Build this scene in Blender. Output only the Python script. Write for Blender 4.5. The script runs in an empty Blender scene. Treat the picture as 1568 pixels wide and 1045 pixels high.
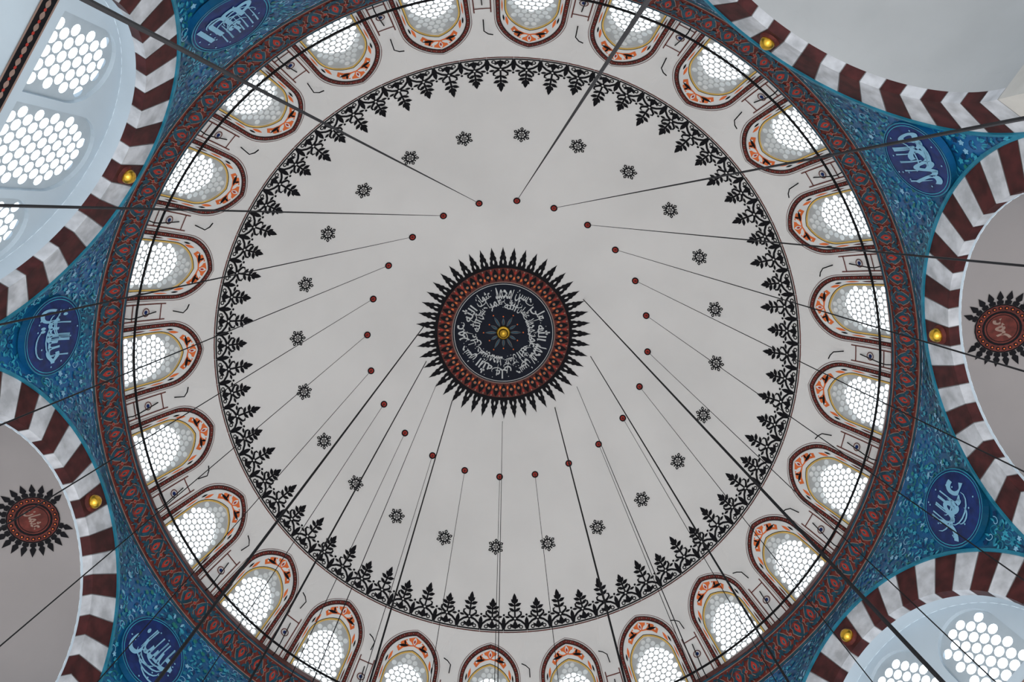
import bpy, math, random
import numpy as np
from mathutils import Vector, Matrix
random.seed(7)
ZC=1.6
RD=7.6; HC=11.767+ZC
A0=math.radians(-101.25)
D15=math.radians(15); D45=math.radians(45)
sc=bpy.context.scene
try: sc.view_settings.view_transform='Standard'
except Exception: pass
# ---------------------------------------------------------------- materials
def mat(name,col,rough=.7,var=.12,scale=3.0,metal=0,col2=None,bump=0,spec=.3):
    m=bpy.data.materials.new(name);m.use_nodes=True;nt=m.node_tree;b=nt.nodes['Principled BSDF']
    b.inputs['Roughness'].default_value=rough;b.inputs['Metallic'].default_value=metal
    b.inputs['Specular IOR Level'].default_value=spec
    tc=nt.nodes.new('ShaderNodeTexCoord');nz=nt.nodes.new('ShaderNodeTexNoise')
    nz.inputs['Scale'].default_value=scale;nz.inputs['Detail'].default_value=4
    nt.links.new(tc.outputs['Object'],nz.inputs['Vector'])
    cr=nt.nodes.new('ShaderNodeValToRGB')
    c2=col2 or tuple(c*(1+var) for c in col)
    cr.color_ramp.elements[0].position=.35;cr.color_ramp.elements[1].position=.65
    cr.color_ramp.elements[0].color=(*[c*(1-var) for c in col],1);cr.color_ramp.elements[1].color=(*[min(1,c) for c in c2],1)
    nt.links.new(nz.outputs['Fac'],cr.inputs['Fac']);nt.links.new(cr.outputs['Color'],b.inputs['Base Color'])
    if bump:
        bp=nt.nodes.new('ShaderNodeBump');bp.inputs['Strength'].default_value=bump;bp.inputs['Distance'].default_value=.02
        nt.links.new(nz.outputs['Fac'],bp.inputs['Height']);nt.links.new(bp.outputs['Normal'],b.inputs['Normal'])
    return m
M=dict(
 plaster=mat('dome_plaster',(.69,.685,.67),.85,.04,.5),
 black=mat('black_paint',(.008,.008,.010),.7,spec=.1),
 nblack=mat('blue_black_paint',(.008,.011,.020),.6,spec=.1),
 red=mat('red_paint',(.34,.028,.018),.7),
 brown=mat('brown_red_ground',(.10,.020,.015),.7,.35,9),
 bandred=mat('cornice_red_ground',(.13,.022,.016),.7,.35,9),
 tan=mat('tan_paint',(.25,.17,.14),.7),
 teal=mat('teal_paint',(.006,.050,.080),.5,.4,6),
 white=mat('white_paint',(.68,.69,.68),.7,.05),
 script=mat('white_script_paint',(.50,.52,.52),.7,.05),
 orange=mat('orange_paint',(.70,.15,.035),.7),
 yellow=mat('ochre_paint',(.62,.40,.10),.7),
 gold=mat('gilt_metal',(.85,.5,.06),.3,.1,3,1.0),
 voured=mat('red_voussoir_stone',(.05,.010,.010),.6,.4,5),
 vouwhite=mat('white_voussoir_marble',(.48,.50,.53),.55,.22,4),
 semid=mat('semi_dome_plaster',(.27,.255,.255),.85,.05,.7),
 wallb=mat('lunette_wall_plaster',(.46,.55,.62),.85,.05,.7),
 reveal=mat('window_reveal_plaster',(.56,.56,.54),.85,.05,.7),
 vaultp=mat('vault_plaster',(.40,.42,.43),.85,.06,.7),
 lattice=mat('gypsum_lattice',(.40,.47,.52),.8,.05),
 latdrum=mat('drum_gypsum_lattice',(.44,.46,.46),.8,.05),
 grey=mat('drum_stone',(.24,.25,.26),.8,.12,4),
 iron=mat('dark_iron',(.006,.006,.007),.6,.2,8,spec=.1),
 rdl=mat('roundel_blue_tile',(.004,.018,.105),.3,.3,7),
 rscript=mat('script_glaze',(.20,.42,.58),.3,.05),
 paleblue=mat('turquoise_glaze',(.03,.27,.38),.35,.2,5),
 turq=mat('turquoise_trim',(.015,.17,.26),.35,.2,5),
 navy=mat('navy_glaze',(.004,.03,.10),.35,.2,5),
 green=mat('green_glaze',(.010,.15,.13),.35,.3,5),
 pier=mat('pier_limestone',(.5,.49,.46),.8,.1,2),
 carpet=mat('woven_carpet',(.34,.30,.29),.95,.2,2),
)
def tile_mat():
    m=bpy.data.materials.new('iznik_tile');m.use_nodes=True;nt=m.node_tree;b=nt.nodes['Principled BSDF']
    b.inputs['Roughness'].default_value=.3
    b.inputs['Specular IOR Level'].default_value=.4
    tc=nt.nodes.new('ShaderNodeTexCoord')
    n1=nt.nodes.new('ShaderNodeTexNoise');n1.inputs['Scale'].default_value=.8
    nt.links.new(tc.outputs['Object'],n1.inputs['Vector'])
    r1=nt.nodes.new('ShaderNodeValToRGB')
    e=r1.color_ramp.elements;e[0].position=.35;e[0].color=(.003,.062,.125,1);e[1].position=.65;e[1].color=(.005,.095,.26,1)
    nt.links.new(n1.outputs['Fac'],r1.inputs['Fac'])
    nt.links.new(r1.outputs['Color'],b.inputs['Base Color'])
    return m
M['tile']=tile_mat()
# ---------------------------------------------------------------- mesh builder
class MB:
    def __init__(s): s.v=[];s.f=[];s.m=[];s.mats=[]
    def mi(s,k):
        if k not in s.mats: s.mats.append(k)
        return s.mats.index(k)
    def face(s,pts,k):
        n=len(s.v);s.v+= [tuple(p) for p in pts];s.f.append(tuple(range(n,n+len(pts))));s.m.append(s.mi(k))
    def mesh(s,vs,fs,k):
        n=len(s.v);s.v+=[tuple(p) for p in vs];i=s.mi(k)
        for f in fs: s.f.append(tuple(a+n for a in f));s.m.append(i)
    def grid(s,P,k,flip=False):
        n=len(P);m=len(P[0]);vs=[p for row in P for p in row];fs=[]
        for i in range(n-1):
            for j in range(m-1):
                f=(i*m+j,i*m+j+1,(i+1)*m+j+1,(i+1)*m+j);fs.append(f[::-1] if flip else f)
        s.mesh(vs,fs,k)
    def poly(s,pts,mp,k): s.face([mp(*p) for p in pts],k)
    def stroke(s,pts,ws,mp,k):
        n=len(pts);L=[];R=[]
        for i in range(n):
            a=pts[max(0,i-1)];b=pts[min(n-1,i+1)];dx=b[0]-a[0];dy=b[1]-a[1];l=math.hypot(dx,dy) or 1
            w=ws[i] if isinstance(ws,(list,tuple)) else ws
            nx,ny=-dy/l*w/2,dx/l*w/2
            L.append(mp(pts[i][0]+nx,pts[i][1]+ny));R.append(mp(pts[i][0]-nx,pts[i][1]-ny))
        s.grid([L,R],k)
    def tube(s,pts,r,k,seg=6):
        pts=[Vector(p) for p in pts];rings=[]
        for i,p in enumerate(pts):
            t=(pts[min(len(pts)-1,i+1)]-pts[max(0,i-1)]).normalized()
            a=t.orthogonal().normalized();b=t.cross(a)
            if i and abs(t.dot(pt))>.5:
                a=(pa-t*pa.dot(t)).normalized();b=t.cross(a)
            pa=a;pt=t
            rings.append([p+(a*math.cos(2*math.pi*j/seg)+b*math.sin(2*math.pi*j/seg))*r for j in range(seg+1)])
        s.grid(rings,k)
    def sphere(s,c,r,k,nx=16,ny=8,sz=1):
        c=Vector(c)
        s.grid([[c+Vector((r*math.sin(math.pi*i/ny)*math.cos(2*math.pi*j/nx),r*math.sin(math.pi*i/ny)*math.sin(2*math.pi*j/nx),sz*r*math.cos(math.pi*i/ny))) for j in range(nx+1)] for i in range(ny+1)],k)
    def obj(s,name,smooth=False,parent=None):
        me=bpy.data.meshes.new(name);me.from_pydata(s.v,[],s.f)
        for k in s.mats: me.materials.append(M[k])
        me.polygons.foreach_set('material_index',s.m)
        if smooth: me.polygons.foreach_set('use_smooth',[True]*len(s.f))
        me.update();o=bpy.data.objects.new(name,me);sc.collection.objects.link(o)
        if parent: o.parent=parent
        return o
def curve_fill(splines):
    c=bpy.data.curves.new('tmp','CURVE');c.dimensions='2D';c.fill_mode='BOTH'
    for s in splines:
        sp=c.splines.new('POLY');sp.points.add(len(s)-1)
        for i,p in enumerate(s): sp.points[i].co=(p[0],p[1],0,1)
        sp.use_cyclic_u=True
    return conv(c)
def conv(c):
    o=bpy.data.objects.new('tmp',c);sc.collection.objects.link(o);bpy.context.view_layer.update()
    dg=bpy.context.evaluated_depsgraph_get()
    me=bpy.data.meshes.new_from_object(o.evaluated_get(dg))
    vs=[(v.co.x,v.co.y) for v in me.vertices];fs=[tuple(p.vertices) for p in me.polygons]
    bpy.data.objects.remove(o);bpy.data.meshes.remove(me)
    return vs,fs
def glyph(s,bold=.02):
    c=bpy.data.curves.new('tmp','FONT');c.body=s;c.size=1;c.offset=bold
    vs,fs=conv(c)
    xs=[v[0] for v in vs];ys=[v[1] for v in vs]
    cx=(min(xs)+max(xs))/2;cy=(min(ys)+max(ys))/2;w=max(xs)-min(xs);h=max(ys)-min(ys)
    return [((x-cx)/w,(y-cy)/h) for x,y in vs],fs,w/h
def circ(cx,cy,r,n=12,a=0): return [(cx+r*math.cos(a+2*math.pi*i/n),cy+r*math.sin(a+2*math.pi*i/n)) for i in range(n)]
def annulus(mb,cx,cy,r0,r1,mp,k,n=24):
    mb.grid([[mp(cx+r*math.cos(2*math.pi*i/n),cy+r*math.sin(2*math.pi*i/n)) for i in range(n+1)] for r in (r0,r1)],k)
def petal(x,y,ang,L,W,n=6,sharp=1.0):
    c,s=math.cos(ang),math.sin(ang);P=[]
    for i in range(n+1):
        t=i/n;P.append((t*L,W/2*math.sin(math.pi*t**sharp)))
    for i in range(n-1,0,-1):
        t=i/n;P.append((t*L,-W/2*math.sin(math.pi*t**sharp)))
    return [(x+c*a-s*b,y+s*a+c*b) for a,b in P]
def inpoly(x,y,P,mg):
    ins=False;n=len(P);dm=9
    for i in range(n):
        x1,y1=P[i];x2,y2=P[(i+1)%n]
        if (y1>y)!=(y2>y) and x<(x2-x1)*(y-y1)/(y2-y1)+x1: ins=not ins
        dx,dy=x2-x1,y2-y1;l=dx*dx+dy*dy or 1e-9
        t=max(0,min(1,((x-x1)*dx+(y-y1)*dy)/l));dm=min(dm,math.hypot(x-x1-t*dx,y-y1-t*dy))
    return ins and dm>mg
def pol(r,a,z): return (r*math.cos(a),r*math.sin(a),z)
def dome(th,psi,off=0): return pol((RD-off)*math.sin(psi),th,HC+(RD-off)*math.cos(psi))
def dmap(th0,psi0,off):
    def f(a,b):
        psi=psi0-b/RD
        return dome(th0-a/(RD*math.sin(psi)),psi,off)
    return f
def cmap(cx,cy,off):
    def f(x,y):
        X=x+cx;Y=-y+cy;r=math.hypot(X,Y);a=math.atan2(Y,X)
        return dome(a,r/RD,off)
    return f
rad=math.radians
words=["\uFDF2","\uFEAA\uFEE4\uFEA4\uFEE3","\uFEAE\uFEE4\uFECB","\uFEF0\uFEE0\uFECB","\uFEE5\uFE8E\uFEE4\uFE9C\uFECB","\uFEE6\uFEB4\uFEA3","\uFEE6\uFEF4\uFEB4\uFEA3","\uFDF2"]
# ---------------------------------------------------------------- dome shell
PS_SILL=rad(76.6);PS_TOP=rad(59.0)
mb=MB()
mb.grid([[dome(A0+2*math.pi*j/192,PS_TOP*i/64) for j in range(193)] for i in range(65)],'plaster')
mb.obj('ceiling_dome',True)
# ---------------------------------------------------------------- drum bays + windows
def bay(u,v,off=0):
    psi=PS_SILL-v/RD
    return dome(u/7.3,psi,off)
HB=(PS_SILL-PS_TOP)*RD; HWB=math.pi*7.3/24
VS=1.06
def arch2(hw,sp,top,n=10,base=0.0,side=4):
    sp*=VS;top*=VS
    P=[(-hw,base+(sp-base)*i/side) for i in range(side)]
    rise=top-sp;R=hw*1.28;pm=math.acos((R-hw)/R);ym=R*math.sin(pm)
    L=[(-(R*math.cos(pm*i/n)-(R-hw)),sp+R*math.sin(pm*i/n)*rise/ym) for i in range(n+1)]
    P+=L+[(-x,y) for x,y in L[:-1][::-1]]
    P+=[(hw,sp-(sp-base)*i/side) for i in range(1,side+1)]
    return P
GHW,GSP,GTOP=.50,.84,1.45
G=arch2(GHW,GSP,GTOP,base=.05)
n=len(G)
def rectpt(i,n):
    if i<=8: return (-HWB,HB*i/8)
    if i<=20: return (-HWB+2*HWB*(i-8)/12,HB)
    return (HWB,HB*(28-i)/8)
assert n==29
mb=MB()
for k in range(24):
    th=k*D15
    def rot(p,c=math.cos(A0+th),s=math.sin(A0+th)): return (c*p[0]-s*p[1],s*p[0]+c*p[1],p[2])
    rows=[]
    for q in range(6):
        t=q/5
        rows.append([rot(bay((1-t)*G[i][0]+t*rectpt(i,n)[0],(1-t)*G[i][1]+t*rectpt(i,n)[1])) for i in range(n)])
    mb.grid(rows,'plaster')
    mb.grid([[rot(bay(-HWB+2*HWB*j/8,0)) for j in range(9)],[rot(bay(-GHW+2*GHW*j/8,.05)) for j in range(9)]],'plaster')
    def outw(u,v,d):
        p=bay(u,v);return rot((p[0]+d,p[1],p[2]))
    loop=G+[G[0]]
    mb.grid([[outw(x,y,d) for x,y in loop] for d in (0,.32)],'reveal')
wd=mb.obj('wall_drum',False)
mb=MB()
def bm_(off): return lambda a,b: bay(a,b*VS,off)
P_=.136
holes=[]
r=0
yy=.05+.085
while yy<GTOP*VS:
    xo=0 if r%2==0 else P_/2
    for i in range(-5,6):
        x=xo+i*P_
        if inpoly(x,yy,G,.062): holes.append(circ(x,yy,P_*.445,8,math.pi/8))
    yy+=P_*.866;r+=1
vs,fs=curve_fill([G]+holes)
mb.mesh([bay(x,y,-.03) for x,y in vs],fs,'latdrum')
def band(P,Q,off,k):
    mb.grid([[bay(x,y,off) for x,y in P],[bay(x,y,off) for x,y in Q]],k)
A_=lambda hw,sp,top,base=.0: arch2(hw,sp,top,n=10,base=base)
band(A_(.49,.84,1.435),A_(.52,.85,1.475),.012,'yellow')
band(A_(.52,.85,1.475),A_(.532,.855,1.49),.013,'black')
TY=A_(.61,1.10,1.83);GI=A_(.532,.855,1.49)
band(GI,TY,.006,'white')
band(A_(.61,1.10,1.83),A_(.625,1.11,1.85),.014,'black')
band(A_(.625,1.11,1.85),A_(.685,1.12,1.925),.012,'brown')
band(A_(.685,1.12,1.925),A_(.697,1.13,1.94),.014,'black')
band(A_(.72,1.15,1.965),A_(.73,1.16,1.975),.014,'brown')
Bd=A_(.655,1.115,1.888)
def resample(P,st):
    out=[];d=0;nxt=st/2
    for i in range(len(P)-1):
        a,b=P[i],P[i+1];l=math.hypot(b[0]-a[0],b[1]-a[1])
        while nxt<=d+l:
            t=(nxt-d)/l;out.append((a[0]+t*(b[0]-a[0]),a[1]+t*(b[1]-a[1])));nxt+=st
        d+=l
    return out
for i,p in enumerate(resample(Bd,.058)):
    mb.face([bay(a,b,.018) for a,b in circ(*p,.013,6)],'tan' if i%2 else 'red')
mb.poly([(-.33,1.38),(-.40,1.46),(-.32,1.62),(-.16,1.73),(0,1.80),(.16,1.73),(.32,1.62),(.40,1.46),(.33,1.38),(.24,1.49),(.12,1.55),(0,1.58),(-.12,1.55),(-.24,1.49)],bm_(.010),'orange')
for sx in (-1,1):
    mb.poly(petal(sx*.03,1.60,math.pi/2-sx*1.25,.20,.08),bm_(.016),'white')
    mb.poly(petal(sx*.12,1.57,math.pi/2-sx*1.8,.26,.065),bm_(.020),'black')
    mb.poly(petal(sx*.2,1.56,math.pi/2-sx*.5,.12,.045),bm_(.018),'black')
    mb.poly(petal(sx*.14,1.66,math.pi/2-sx*.7,.09,.04),bm_(.019),'white')
    mb.poly(petal(sx*.32,1.46,math.pi/2-sx*.2,.12,.05),bm_(.019),'white')
    mb.poly(petal(sx*.50,1.10,math.pi/2+sx*.16,.26,.055),bm_(.016),'orange')
    mb.poly(petal(sx*.555,1.05,math.pi/2+sx*.1,.18,.035),bm_(.02),'black')
    mb.poly(petal(sx*.572,.62,math.pi/2,.36,.028),bm_(.016),'orange')
    mb.poly(petal(sx*.572,.2,math.pi/2,.36,.028),bm_(.016),'brown')
mb.poly(petal(0,1.60,math.pi/2,.19,.085),bm_(.017),'white')
mb.poly(petal(0,1.63,math.pi/2,.1,.045),bm_(.021),'red')
c0=HWB
idm=lambda of:(lambda a,b:bay(a,b,of))
for x in (-.165,.165):
    mb.grid([[bay(c0+x+d,y,.014) for y in (0,.4,.8,1.05)] for d in (-.012,.012)],'brown')
mb.grid([[bay(c0-.165+.33*j/3,y,.014) for j in range(4)] for y in (.92,.945)],'brown')
mb.grid([[bay(c0-.165+.33*j/3,y,.014) for j in range(4)] for y in (.20,.225)],'brown')
annulus(mb,c0,.55,.07,.09,idm(.024),'brown',14);mb.poly(circ(c0,.55,.04,12),idm(.022),'rdl')
wme=mb.obj('window_1')
wme.rotation_euler=(0,0,A0)
for k in range(1,24):
    o=bpy.data.objects.new('window_%d'%(k+1),wme.data);o.rotation_euler=(0,0,A0+k*D15);sc.collection.objects.link(o)
mb=MB()
for k in range(24):
    th=A0+(k+.5)*D15
    p=dome(th,rad(67.0));r0=math.hypot(p[0],p[1]);z=p[2]
    mb.tube([pol(r0-.01,th,z-.05),pol(r0-.22,th,z-.05),pol(r0-.26,th+.012,z+.02),pol(r0-.26,th+.025,z+.09)],.012,'iron')
mb.obj('iron_lamp_brackets')
# ---------------------------------------------------------------- crown medallion
mb=MB();CX,CY=-.12,-.14
def disc(r,off,k,n=96,r0=0):
    m=cmap(CX,CY,off)
    st=max(2,int((r-r0)/.15)+1)
    mb.grid([[m((r0+(r-r0)*i/st)*math.cos(2*math.pi*j/n),(r0+(r-r0)*i/st)*math.sin(2*math.pi*j/n)) for j in range(n+1)] for i in range(st+1)],k)
disc(1.38,.012,'nblack')
disc(1.35,.018,'script',96,1.335)
disc(1.83,.012,'brown',144,1.385)
disc(1.41,.018,'tan',144,1.395);disc(1.87,.016,'black',144,1.79)
NS=48
for k in range(NS):
    a=2*math.pi*k/NS
    def pm(off,a=a):
        m=cmap(CX,CY,off)
        return lambda x,y: m((y)*math.cos(a)-x*math.sin(a),(y)*math.sin(a)+x*math.cos(a))
    mb.poly([(-.10,1.85),(-.105,1.95),(-.075,2.02),(-.09,2.08),(-.052,2.15),(-.056,2.2),(-.02,2.29),(0,2.38),(.02,2.29),(.056,2.2),(.052,2.15),(.09,2.08),(.075,2.02),(.105,1.95),(.10,1.85)],pm(.014),'black')
    mb.poly(petal(0,1.90,math.pi/2,.13,.045),pm(.02),'plaster')
    mb.poly(petal(0,1.42,math.pi/2,.36,.15),pm(.018),'black')
    annulus(mb,0,1.58,.026,.042,pm(.022),'tan',8)
    mb.poly(circ(0,1.58,.022,6),pm(.024),'orange')
    h=math.pi*1.6/NS
    mb.poly(petal(h,1.47,math.pi/2,.1,.05),pm(.02),'orange')
    mb.poly(petal(h,1.62,math.pi/2,.13,.06),pm(.02),'red')
    mb.poly(circ(h,1.75,.022,6),pm(.022),'tan')
for k in range(12):
    a=2*math.pi*k/12
    L=.34 if k%2==0 else .24
    for j,(kk,o2,wd_) in enumerate([('tan',.018,.075),('teal',.022,.06)]):
        m=cmap(CX,CY,o2)
        mb.poly(petal(.16*math.cos(a),.16*math.sin(a),a,L,wd_),m,kk)
    m=cmap(CX,CY,.02)
    mb.poly(circ((L+.2)*math.cos(a),(L+.2)*math.sin(a),.02,6),m,'orange')
for k in range(12):
    a=2*math.pi*k/12
    for (rc,sw,sh,ph) in ((1.10,.46,.34,0),(.79,.36,.27,math.pi/12)):
        def pm(x,y,a=a+ph,m=cmap(CX,CY,.02+.0002*k)):
            aa=a-x/rc
            return m(y*math.cos(aa),y*math.sin(aa))
        vs,fs,asp=glyph(words[(k*3+(1 if ph else 0))%8],.014)
        mb.mesh([pm(x*sw,rc+y*sh) for x,y in vs],fs,'script')
for k in range(72):
    a=2*math.pi*(k+random.uniform(-.4,.4))/72
    def pm(x,y,a=a,m=cmap(CX,CY,.0225)): return m(y*math.cos(a)+x*math.sin(a),y*math.sin(a)-x*math.cos(a))
    if k%4==0:
        t=random.uniform(-.12,.12);b=random.uniform(.68,.9);tp=b+random.uniform(.25,.4)
        mb.stroke([(0,b),(t*.5,(b+tp)/2),(t,tp)],[.008,.018,.022],pm,'script')
    if k%3==1:
        rr=random.uniform(.07,.17);yc=random.uniform(.74,1.15)
        pts=[(rr*math.cos(w),yc+.6*rr*math.sin(w)) for w in np.linspace(math.pi*1.0,math.pi*2.15,9)]
        mb.stroke(pts,[.006+.018*math.sin(math.pi*i/8) for i in range(9)],pm,'script')
    for q in range(1):
        x=random.uniform(-.05,.05);y=random.uniform(.65,1.28);mb.poly([(x,y-.014),(x+.014,y),(x,y+.014),(x-.014,y)],pm,'script')
cm=mb.obj('crown_medallion')
mb=MB()
cz=HC+math.sqrt(RD*RD-.2**2)
mb.sphere((CX,CY,cz-.16),.13,'gold',20,12)
mb.grid([[(CX+r*math.cos(2*math.pi*j/24),CY+r*math.sin(2*math.pi*j/24),z) for j in range(25)] for r,z in ((.02,cz),(.05,cz-.02),(.15,cz-.05),(.19,cz-.07),(.15,cz-.09),(.05,cz-.12))],'gold')
mb.obj('gilt_boss',True,cm)
# ---------------------------------------------------------------- stars, rosettes, tassels
mb=MB()
for k in range(24):
    th=A0+k*D15
    m0=dmap(th,rad(42.55),.012);m=lambda x,y,m0=m0:m0(x*.93,y*.93)
    annulus(mb,0,0,.095,.135,m,'black',12);annulus(mb,0,0,.035,.058,m,'black',8)
    mb.poly(circ(0,0,.02,6),dmap(th,rad(42.55),.014),'black')
    for j in range(6):
        a=math.pi/2+j*math.pi/3
        mb.poly(petal(.05*math.cos(a),.05*math.sin(a),a,.06,.03),m,'black')
        c,s=math.cos(a),math.sin(a)
        annulus(mb,.175*c,.175*s,.018,.045,lambda x,y,m1=dmap(th,rad(42.55),.013):m1(x*.93,y*.93),'black',8)
        mb.poly([(c*x-s*y,s*x+c*y) for x,y in [(.19,-.03),(.235,0),(.19,.03)]],m,'black')
        a2=a+math.pi/6
        mb.poly(petal(.12*math.cos(a2),.12*math.sin(a2),a2,.07,.04),m,'black')
    m=dmap(th,rad(28.67),.012)
    mb.poly(circ(0,0,.092,14),m,'black');mb.poly(circ(0,0,.06,12),dmap(th,rad(28.67),.016),'red')
    mb.poly(circ(0,0,.03,8),dmap(th,rad(28.67),.02),'brown')
mb.obj('dome_painted_stars')
mb=MB()
NT=72
for k in range(NT):
    th=A0+2*math.pi*k/NT
    m=dmap(th,rad(58.3),.012)
    w=math.pi*RD*math.sin(rad(57.5))/NT
    big=1.0 if k%2==0 else .86
    mb.stroke([(-w,-.07),(0,-.07),(w,-.07)],.025,m,'brown')
    mb.stroke([(-w,-.02),(0,-.02),(w,-.02)],.035,m,'black')
    mb.stroke([(-w,.0),(-w*.85,.12),(-w*.5,.21),(0,.27),(w*.5,.21),(w*.85,.12),(w,0)],[.055,.05,.05,.065,.05,.05,.055],m,'black')
    for j in (-.5,.5):
        annulus(mb,j*w,.06,.026,.052,m,'black',8)
    mb.poly(petal(0,.0,math.pi/2,.22,.11),m,'black')
    for sx in (-1,1):
        mb.poly(petal(0,.02,math.pi/2-sx*.8,.18,.07),m,'black')
        mb.stroke([(0,.27),(sx*.08,.31),(sx*.15,.37),(sx*.15,.43),(sx*.1,.45)],[.055,.055,.05,.04,.02],m,'black')
        mb.poly(petal(sx*.12,.30,math.pi/2-sx*1.4,.13,.06),m,'black')
        mb.poly(petal(0,.44*big,math.pi/2-sx*.95,.17,.075),m,'black')
        mb.poly(petal(0,.58*big,math.pi/2-sx*1.15,.18,.085),m,'black')
        mb.poly(petal(sx*.0,.64*big,math.pi/2-sx*.6,.15,.07),m,'black')
    mb.poly(petal(w,.06,math.pi/2,.26,.095),m,'black')
    mb.poly(circ(w,.36,.03,6),m,'black')
    mb.stroke([(0,.05),(0,.66*big)],.04,m,'black')
    mb.poly(petal(0,.60*big,math.pi/2,.31*big,.11),m,'black')
    mb.poly(circ(0,.27,.024,6),dmap(th,rad(58.3),.018),'plaster')
mb.obj('dome_painted_tassel_border')
# ---------------------------------------------------------------- cornice band
RI,ZI=7.20,13.17+ZC; RO,ZO=7.30,12.36+ZC
LB=math.hypot(RO-RI,ZI-ZO)
nb=Vector((-(ZI-ZO),-(RO-RI))).normalized()
def corn(u,v,off=0):
    t=v/LB;r=RO+(RI-RO)*t+nb[0]*off;z=ZO+(ZI-ZO)*t+nb[1]*off
    return pol(r,A0-u/7.2,z)
mb=MB()
TT=2*math.pi*7.2
mb.grid([[corn(TT*j/192,v) for j in range(193)] for v in (0,LB/2,LB)],'bandred')
p=dome(0,PS_SILL);rs,zs=p[0],p[2]
mb.grid([[pol(r,A0-2*math.pi*j/192,z) for j in range(193)] for r,z in ((RI,ZI),(RI,ZI+.04),(rs-.02,zs+.02),(rs+.04,zs+.02))],'brown')
for v0,v1,k,of in [(0,.055,'teal',.01),(.055,.075,'tan',.012),(LB-.055,LB,'teal',.01),(LB-.075,LB-.055,'tan',.012)]:
    mb.grid([[corn(TT*j/192,v,of) for j in range(193)] for v in (v0,v1)],k)
NC=120;tw=TT/NC
for k in range(NC):
    u0=k*tw;up=(k%2==0)
    def m_(off,u0=u0,up=up):
        if up: return lambda x,y: corn(u0+x*.85,LB/2+y,off)
        return lambda x,y: corn(u0+x*.85,LB/2-y,off)
    for s_,k_,of in ((1.0,'tan',.012),(.91,'teal',.014)):
        mb.poly([(0,-.28*s_),(-.07*s_,-.22*s_),(-.14*s_,-.13*s_),(-.12*s_,-.05*s_),(-.16*s_,.03*s_),(-.10*s_,.16*s_),(0,.29*s_),(.10*s_,.16*s_),(.16*s_,.03*s_),(.12*s_,-.05*s_),(.14*s_,-.13*s_),(.07*s_,-.22*s_)],m_(of),k_)
    mb.poly(petal(0,-.15,math.pi/2,.30,.13),m_(.018),'red')
    for sx in (-1,1): mb.poly(petal(0,-.17,math.pi/2-sx*.9,.14,.05),m_(.017),'bandred')
    mb.poly(petal(0,-.10,math.pi/2,.16,.055),m_(.022),'tan')
    mb.poly(petal(0,-.08,math.pi/2,.12,.04),m_(.024),'teal')
    x=tw/2/.85
    for sx in (-1,1):
        mb.poly(petal(0,-.27,math.pi/2-sx*1.2,.17,.07),m_(.020),'teal')
        mb.poly(petal(0,.24,math.pi/2-sx*1.35,.15,.06),m_(.020),'teal')
        mb.poly(petal(x,.16*sx,math.pi/2*sx+.5,.13,.055),m_(.022),'teal')
        mb.poly(petal(x,.16*sx,math.pi/2*sx-.5,.13,.055),m_(.022),'teal')
    mb.stroke([(x-.06,-.3),(x+.03,-.12),(x-.03,.1),(x+.06,.3)],.016,m_(.016),'tan')
    mb.poly(petal(x,-.12,math.pi/2+.6,.16,.08),m_(.020),'teal')
    mb.poly(petal(x,.08,math.pi/2-.6,.16,.08),m_(.021),'teal')
    mb.poly(circ(x,0,.042,7),m_(.023),'tan');mb.poly(circ(x,0,.032,6),m_(.025),'red')
mb.obj('cornice_band')
mb=MB()
mb.tube([pol(7.10,2*math.pi*j/144,13.42+ZC) for j in range(145)],.022,'iron',8)
for k in range(24):
    th=A0+(k+.5)*D15
    mb.tube([pol(7.22,th,13.20+ZC),pol(7.12,th,13.25+ZC),pol(7.10,th,13.42+ZC)],.012,'iron',5)
    p=dome(th,rad(70.5),.02)
    mb.tube([pol(7.10,th,13.42+ZC),p],.012,'iron',5)
mb.obj('iron_lamp_hoop')
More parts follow.
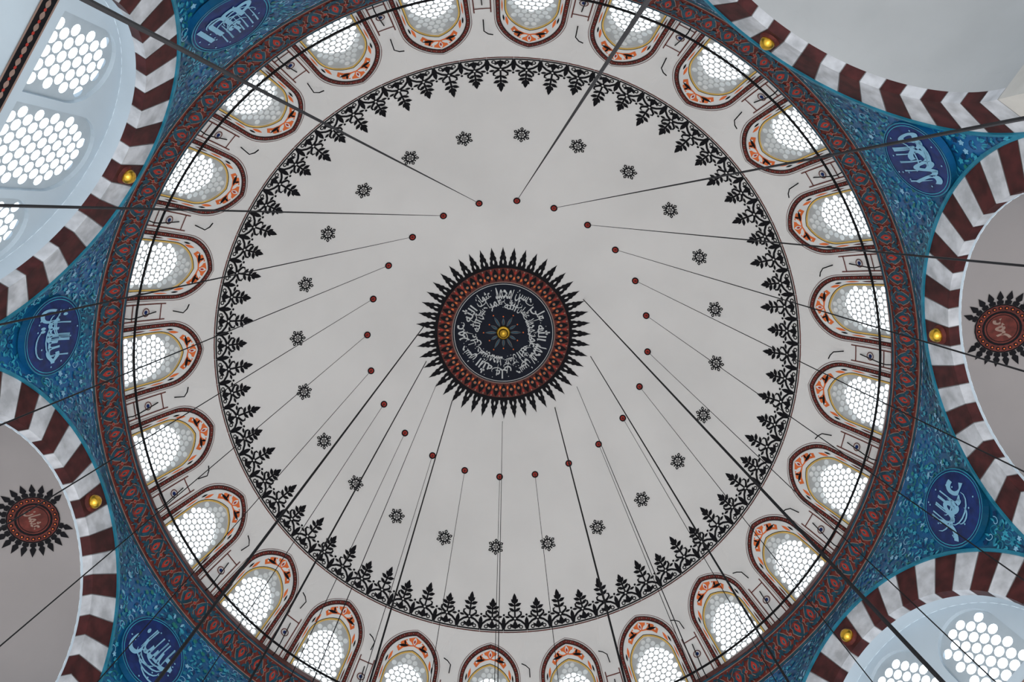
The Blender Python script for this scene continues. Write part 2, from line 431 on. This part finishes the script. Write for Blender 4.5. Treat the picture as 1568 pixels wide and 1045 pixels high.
# ---------------------------------------------------------------- arches, pendentives
AP=7.0;RE=2.9;RIN=2.24;ZS=8.79+ZC
T225=rad(22.5)
def arch_pt(k,t,z,nn=AP):
    al=A0+k*D45;c,s=math.cos(al),math.sin(al)
    return (nn*c-t*s,nn*s+t*c,z)
kinds={0:'S',2:'S',4:'S',6:'S',3:'W',7:'W',1:'B',5:'B'}
DEP={'S':.2,'W':.38,'B':2.6}
NV=23
for k in range(8):
    mb=MB();kd=kinds[k]
    A=[math.pi*j/92 for j in range(93)]
    mb.grid([[arch_pt(k,-(RIN+.012)*math.cos(a),ZS+(RIN+.012)*math.sin(a),AP+d) for a in A] for d in (.012,DEP[kd])],'grey')
    mb.grid([[arch_pt(k,-r*math.cos(a),ZS+r*math.sin(a),AP+.012) for a in A] for r in (RIN+.012,RE)],'grey')
    SD=.16
    for i in range(NV):
        a0=math.pi*i/NV;a1=math.pi*(i+1)/NV;g=.003
        col='voured' if i%2==1 else 'vouwhite'
        n_=4
        Aa=[a0+g+(a1-a0-2*g)*j/n_ for j in range(n_+1)]
        mb.grid([[arch_pt(k,-r*math.cos(a),ZS+r*math.sin(a)) for a in Aa] for r in (RIN,RE)],col)
        mb.grid([[arch_pt(k,-RIN*math.cos(a),ZS+RIN*math.sin(a),AP+d) for a in Aa] for d in (0,SD)],col)
    if DEP[kd]>SD:
        mb.grid([[arch_pt(k,-(RIN+.0)*math.cos(a),ZS+(RIN+.0)*math.sin(a),AP+d) for a in A] for d in (SD,DEP[kd] if kd!='B' else .42)],'wallb' if kd!='B' else 'vaultp')
    mb.grid([[arch_pt(k,-r*math.cos(a),ZS+r*math.sin(a),AP-o) for a in A] for r,o in ((RE-.03,.0),(RE-.03,.03),(RE+.02,.03),(RE+.02,-.02))],'turq')
    ao=mb.obj('striped_arch')
    mb=MB();mb.sphere(arch_pt(k,0,11.27+ZC,AP-.05),.115,'gold',16,10)
    mb.grid([[arch_pt(k,r*math.cos(w),11.27+ZC+r*math.sin(w),AP-d) for w in np.linspace(0,2*math.pi,21)] for r,d in ((.16,.0),(.15,.03),(.1,.04))],'brown')
    mb.obj('gilt_boss',True,ao)
def pend_bot(t):
    b=T225-abs(t);x=AP*math.tan(b);z=ZS+math.sqrt(max(0,RE*RE-x*x));return AP/math.cos(b),z
def pend(k,t,s,off=0):
    r0,z0=pend_bot(t);r=r0+(7.30-r0)*s;z=z0+(ZO-z0)*s
    return pol(r-off,A0+k*D45+T225+t,z)
RZ={1:10.95,2:10.95}
for k in range(8):
    mb=MB()
    TS=[-T225+2*T225*j/48 for j in range(49)]
    mb.grid([[pend(k,t,s) for t in TS] for s in np.linspace(0,1,13)],'tile')
    def pm(off,k=k):
        def f(x,z):
            t=max(-T225,min(T225,-x/7.3));r0,z0=pend_bot(t);s=(z-z0)/(ZO-z0);s=max(0,min(1,s))
            return pend(k,t,s,off)
        return f
    rnd=random.Random(11+k);placed=[];tries=0
    zc=RZ.get(k,11.2)+ZC
    while tries<7000 and len(placed)<420:
        tries+=1
        x=rnd.uniform(0,2.8);z=rnd.uniform(ZS+.35,ZO-.08)
        t=-x/7.3;r0,z0=pend_bot(t)
        if z<z0+.08: continue
        if math.hypot(x,z-zc)<.70: continue
        if any((x-a)**2+(z-b)**2<.09**2 for a,b in placed): continue
        placed.append((x,z))
    for q_,(x0,z) in enumerate(placed):
        ty=rnd.random();a0_=rnd.uniform(0,6.28);S=rnd.uniform(.75,1.05)
        kk=rnd.choice(['paleblue','turq','rscript','green','navy','turq'])
        for mir in (1,-1):
            x=x0*mir;f=pm(.012+.00006*q_)
            A_f=lambda an: an if mir==1 else math.pi-an
            if ty<.45:
                w=[a0_+q*.55 for q in range(11)]
                mb.stroke([(x+mir*S*(.015+.0075*q)*math.cos(w[q]),z+S*(.015+.0075*q)*math.sin(w[q])) for q in range(11)],.013,f,kk)
                mb.poly(petal(x,z,A_f(a0_),.10,.035),f,'paleblue')
            elif ty<.75:
                for q in range(5): mb.poly(petal(x,z,A_f(a0_+q*1.2566),.055*S,.035*S),f,kk)
            else:
                mb.poly(petal(x,z,A_f(a0_),.13*S,.05*S),f,kk);mb.poly(petal(x,z,A_f(a0_+.9),.08*S,.035*S),f,'paleblue')
    mb.obj('pendentive_tile_panel')
for k in range(8):
    mb=MB();al=A0+k*D45+T225
    z=RZ.get(k,11.2)+ZC;r=7.577+(7.30-7.577)*(z-ZS)/(ZO-ZS)-.13
    O=Vector(pol(r,al,z));rh=Vector((math.cos(al),math.sin(al),0))
    e2=(rh*-.075+Vector((0,0,1))*.997).normalized();n_=(-rh*.997-Vector((0,0,1))*.075).normalized();e1=e2.cross(n_)
    RR=.64
    def pm(off): return lambda x,y: O+e1*x*RR/.5+e2*y*RR/.5+n_*off
    mb.poly(circ(0,0,.5,40),pm(0),'rdl')
    P0=pm(0)
    mb.grid([[P0(.5*math.cos(w),.5*math.sin(w))-n_*d for w in np.linspace(0,2*math.pi,41)] for d in (0,.10)],'tile')
    annulus(mb,0,0,.455,.465,pm(.006),'paleblue',40);annulus(mb,0,0,.485,.5,pm(.006),'turq',40)
    vs,fs,asp=glyph(words[k],.015)
    W=.70 if asp>1 else .52;H=.48
    mb.mesh([pm(.008)(x*W,y*H-.03) for x,y in vs],fs,'rscript')
    rnd=random.Random(5+k)
    for q in range(8):
        x=rnd.uniform(-.28,.28);mb.stroke([(x,-.1),(x+.01,.1),(x+.03,.28)],[.006,.014,.020],pm(.010),'rscript')
    for q in range(5):
        rr=rnd.uniform(.1,.22);x=rnd.uniform(-.15,.15);y=rnd.uniform(-.22,.15)
        mb.stroke([(x+rr*math.cos(w),y+.7*rr*math.sin(w)) for w in np.linspace(3.2,6.4,9)],[.006+.018*math.sin(math.pi*i/8) for i in range(9)],pm(.009),'rscript')
    for q in range(14):
        a=rnd.uniform(0,6.28);ra=rnd.uniform(.25,.42);x,y=ra*math.cos(a),ra*math.sin(a);mb.poly([(x,y-.014),(x+.014,y),(x,y+.014),(x-.014,y)],pm(.009),'rscript')
    mb.obj('calligraphy_roundel')
# ---------------------------------------------------------------- behind the arches
for k in range(8):
    kd=kinds[k];al=A0+k*D45
    if kd=='S':
        mb=MB();n0=AP+.2
        def sd(g,az,off=0):
            R=RIN-off
            return arch_pt(k,R*math.sin(g)*math.cos(az),ZS+R*math.cos(g),n0+R*math.sin(g)*math.sin(az))
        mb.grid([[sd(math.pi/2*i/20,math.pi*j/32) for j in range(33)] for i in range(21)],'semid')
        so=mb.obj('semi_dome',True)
        mb=MB();G0=rad(14.5)
        def sm(off,k=k):
            def f(x,y):
                x*=1.1;y*=1.1
                r=math.hypot(x,y)/RIN
                R=RIN-off
                d0=Vector((0,math.sin(G0),math.cos(G0)));t1=Vector((1,0,0));t2=Vector((0,-math.cos(G0),math.sin(G0)))
                if r<1e-9: d=d0
                else:
                    u=(t1*x+t2*y)/math.hypot(x,y);d=d0*math.cos(r)+u*math.sin(r)
                nn=max(0.005,d.y*R)
                return arch_pt(k,-d.x*R,ZS+d.z*R,n0+nn)
            return f
        mb.poly(circ(0,0,.22,24),sm(.012),'brown');annulus(mb,0,0,.19,.2,sm(.02),'black',24)
        annulus(mb,0,0,.22,.25,sm(.014),'black',24);annulus(mb,0,0,.25,.34,sm(.012),'brown',24);annulus(mb,0,0,.335,.355,sm(.016),'black',24)
        vs,fs,asp=glyph(words[(k//2+1)%8],.03)
        mb.mesh([sm(.026)(x*.3,y*.22) for x,y in vs],fs,'tan')
        for j in range(24):
            a=2*math.pi*j/24;c,s=math.cos(a),math.sin(a)
            P=[(-.04,.355),(-.045,.40),(-.02,.415),(-.045,.45),(-.03,.49),(0,.56),(.03,.49),(.045,.45),(.02,.415),(.045,.40),(.04,.355)]
            P=[(c*y-s*x,s*y+c*x) for x,y in P]
            if max(p[1] for p in P)<.50: mb.poly(P,sm(.014),'black')
            mb.poly(circ(.295*c,.295*s,.028,6),sm(.02),'black');mb.poly(circ(.295*c,.295*s,.012,6),sm(.026),'orange')
        mb.obj('painted_medallion',False,so)
    elif kd=='W':
        nw=AP+.38
        half=[(-RIN,7.2+ZC)]+[(-RIN*math.cos(math.pi*j/40),ZS+RIN*math.sin(math.pi*j/40)) for j in range(41)]+[(RIN,7.2+ZC)]
        def wn(cx,hw,b,sp,top,n=8):
            return [(cx-hw,b),(cx-hw,sp)]+[(cx-hw*math.cos(math.pi*j/(2*n)),sp+(top-sp)*math.sin(math.pi*j/(2*n))) for j in range(1,2*n)]+[(cx+hw,sp),(cx+hw,b)]
        specs=[(0,.60,8.92+ZC,10.22+ZC,10.88+ZC),(-1.27,.54,8.92+ZC,9.75+ZC,10.34+ZC),(1.27,.54,8.92+ZC,9.75+ZC,10.34+ZC)]
        wins=[wn(*s) for s in specs]
        vs,fs=curve_fill([half]+wins)
        mb=MB();mb.mesh([arch_pt(k,x,y,nw) for x,y in vs],fs,'wallb')
        zb=8.48
        mb.grid([[arch_pt(k,x,z,nw-.01) for x in (-RIN,RIN)] for z in (zb+ZC,zb+.24+ZC)],'black')
        for j in range(30):
            x=-RIN+.07+j*.147
            mb.face([arch_pt(k,x+a,zb+.12+ZC+b,nw-.014) for a,b in petal(-.06,0,0,.12,.08)],'tan')
            mb.face([arch_pt(k,x+.073+a,zb+.12+ZC+b,nw-.014) for a,b in circ(0,.0,.025,6)],'red')
        for z in (zb,zb+.24):
            mb.grid([[arch_pt(k,x,zz,nw-.014) for x in (-RIN,RIN)] for zz in (z+ZC-.015,z+ZC+.015)],'tan')
        mb.obj('wall_lunette')
        for s,wp in zip(specs,wins):
            cx,hw,b,sp,top=s;P_=.185
            hs=[];yy=b+.12;r=0
            while yy<top:
                for i in range(-4,5):
                    x=i*P_+(P_/2 if r%2 else 0)
                    if inpoly(cx+x,yy,wp,.088): hs.append(circ(cx+x,yy,P_*.435,12))
                yy+=P_*.866;r+=1
            vs,fs=curve_fill([wp]+hs)
            mb=MB()
            mb.mesh([arch_pt(k,x,y,nw+.06) for x,y in vs],fs,'lattice')
            lp=wp+[wp[0]]
            mb.grid([[arch_pt(k,x,y,nw+d) for x,y in lp] for d in (0,.14)],'wallb')
            mb.obj('lunette_window')
    else:
        mb=MB()
        A=[math.pi*j/48 for j in range(49)]
        mb.grid([[arch_pt(k,-RIN*math.cos(a),ZS+RIN*math.sin(a),AP+d) for a in A] for d in (.42,2.6)],'vaultp')
        mb.face([arch_pt(k,-RIN*math.cos(a),ZS+RIN*math.sin(a),AP+2.6) for a in A],'vaultp')
        mb.obj('barrel_vault',True)
# ---------------------------------------------------------------- piers and floor
mb=MB()
c1=arch_pt(0,RIN,0);c2=pol(AP/math.cos(T225),A0+T225,0);c3=arch_pt(1,-RIN,0)
c4=arch_pt(1,-RIN,0,AP+1.1);c5=pol(8.9,A0+T225,0);c6=arch_pt(0,RIN,0,AP+1.1)
ring=[c1,c2,c3,c4,c5,c6,c1]
mb.grid([[(x,y,z) for x,y,_ in ring] for z in (0,.4,.41,ZS)],'pier')
pm_=mb.obj('stone_pier')
for k in range(1,8):
    o=bpy.data.objects.new('stone_pier',pm_.data);o.rotation_euler=(0,0,k*D45);sc.collection.objects.link(o)
mb=MB();mb.grid([[pol(r,2*math.pi*j/64,0) for j in range(65)] for r in (0.01,5,11)],'carpet');mb.obj('floor')
# ---------------------------------------------------------------- chains and chandelier
mb=MB();ZL=2.55
for k in range(24):
    th=A0+k*D15;p=dome(th,rad(28.67),.0)
    mb.tube([(p[0],p[1],p[2]),(p[0],p[1],ZL)],.0058,'iron',5)
for a,ra in ((132,.013),(56,.013),(-28,.013),(189,.013),(165,.011),(12,.011),(94,.006),(148,.006),(35,.006)):
    p=dome(rad(a),rad(17.4));mb.tube([p,(p[0],p[1],ZL)],ra,'iron',6)
mb.tube([pol(3.65,2*math.pi*j/96,ZL) for j in range(97)],.03,'iron',8)
mb.tube([pol(2.27,2*math.pi*j/96,ZL) for j in range(97)],.03,'iron',8)
for k in range(24):
    th=A0+k*D15
    mb.sphere(pol(3.65,th,ZL-.12),.07,'yellow',10,6,1.3)
mb.obj('ring_chandelier')
# ---------------------------------------------------------------- lights
for k in range(8):  # fill lights added at the unseen chandelier ring to brighten the dome
    L=bpy.data.lights.new('chandelier_fill','POINT');L.energy=370;L.color=(1,.975,.94);L.shadow_soft_size=.3
    o=bpy.data.objects.new('chandelier_fill',L);o.location=pol(2.27,A0+k*D45,ZL-.25);sc.collection.objects.link(o)
w=bpy.data.worlds.new('overcast_sky');sc.world=w;w.use_nodes=True;nt=w.node_tree;bg=nt.nodes['Background']
tc=nt.nodes.new('ShaderNodeTexCoord');sp=nt.nodes.new('ShaderNodeSeparateXYZ');nt.links.new(tc.outputs['Generated'],sp.inputs[0])
cr=nt.nodes.new('ShaderNodeValToRGB');e=cr.color_ramp.elements
mr=nt.nodes.new('ShaderNodeMapRange');mr.inputs[1].default_value=-1;mr.inputs[2].default_value=1
nt.links.new(sp.outputs['Z'],mr.inputs[0]);nt.links.new(mr.outputs[0],cr.inputs['Fac'])
e[0].position=.47;e[0].color=(.42,.46,.51,1);e[1].position=.53;e[1].color=(.84,.93,1,1)
nt.links.new(cr.outputs['Color'],bg.inputs['Color']);bg.inputs['Strength'].default_value=2.5
# ---------------------------------------------------------------- camera
def rod(w):
    w=np.array(w);t=np.linalg.norm(w);k=w/t
    Kx=np.array([[0,-k[2],k[1]],[k[2],0,-k[0]],[-k[1],k[0],0]])
    return np.eye(3)+math.sin(t)*Kx+(1-math.cos(t))*Kx@Kx
Rm=rod((.1702,-.0079,-.0039))
Rb=np.diag([1,-1,-1])@Rm
cam=bpy.data.cameras.new('camera');co=bpy.data.objects.new('camera',cam);sc.collection.objects.link(co)
mw=Matrix([list(r) for r in Rb.T]).to_4x4();mw.translation=Vector((-.0354,-3.229,ZC));co.matrix_world=mw
cam.sensor_width=36;cam.lens=1104.28/1568*36;cam.clip_start=.02
sc.camera=co
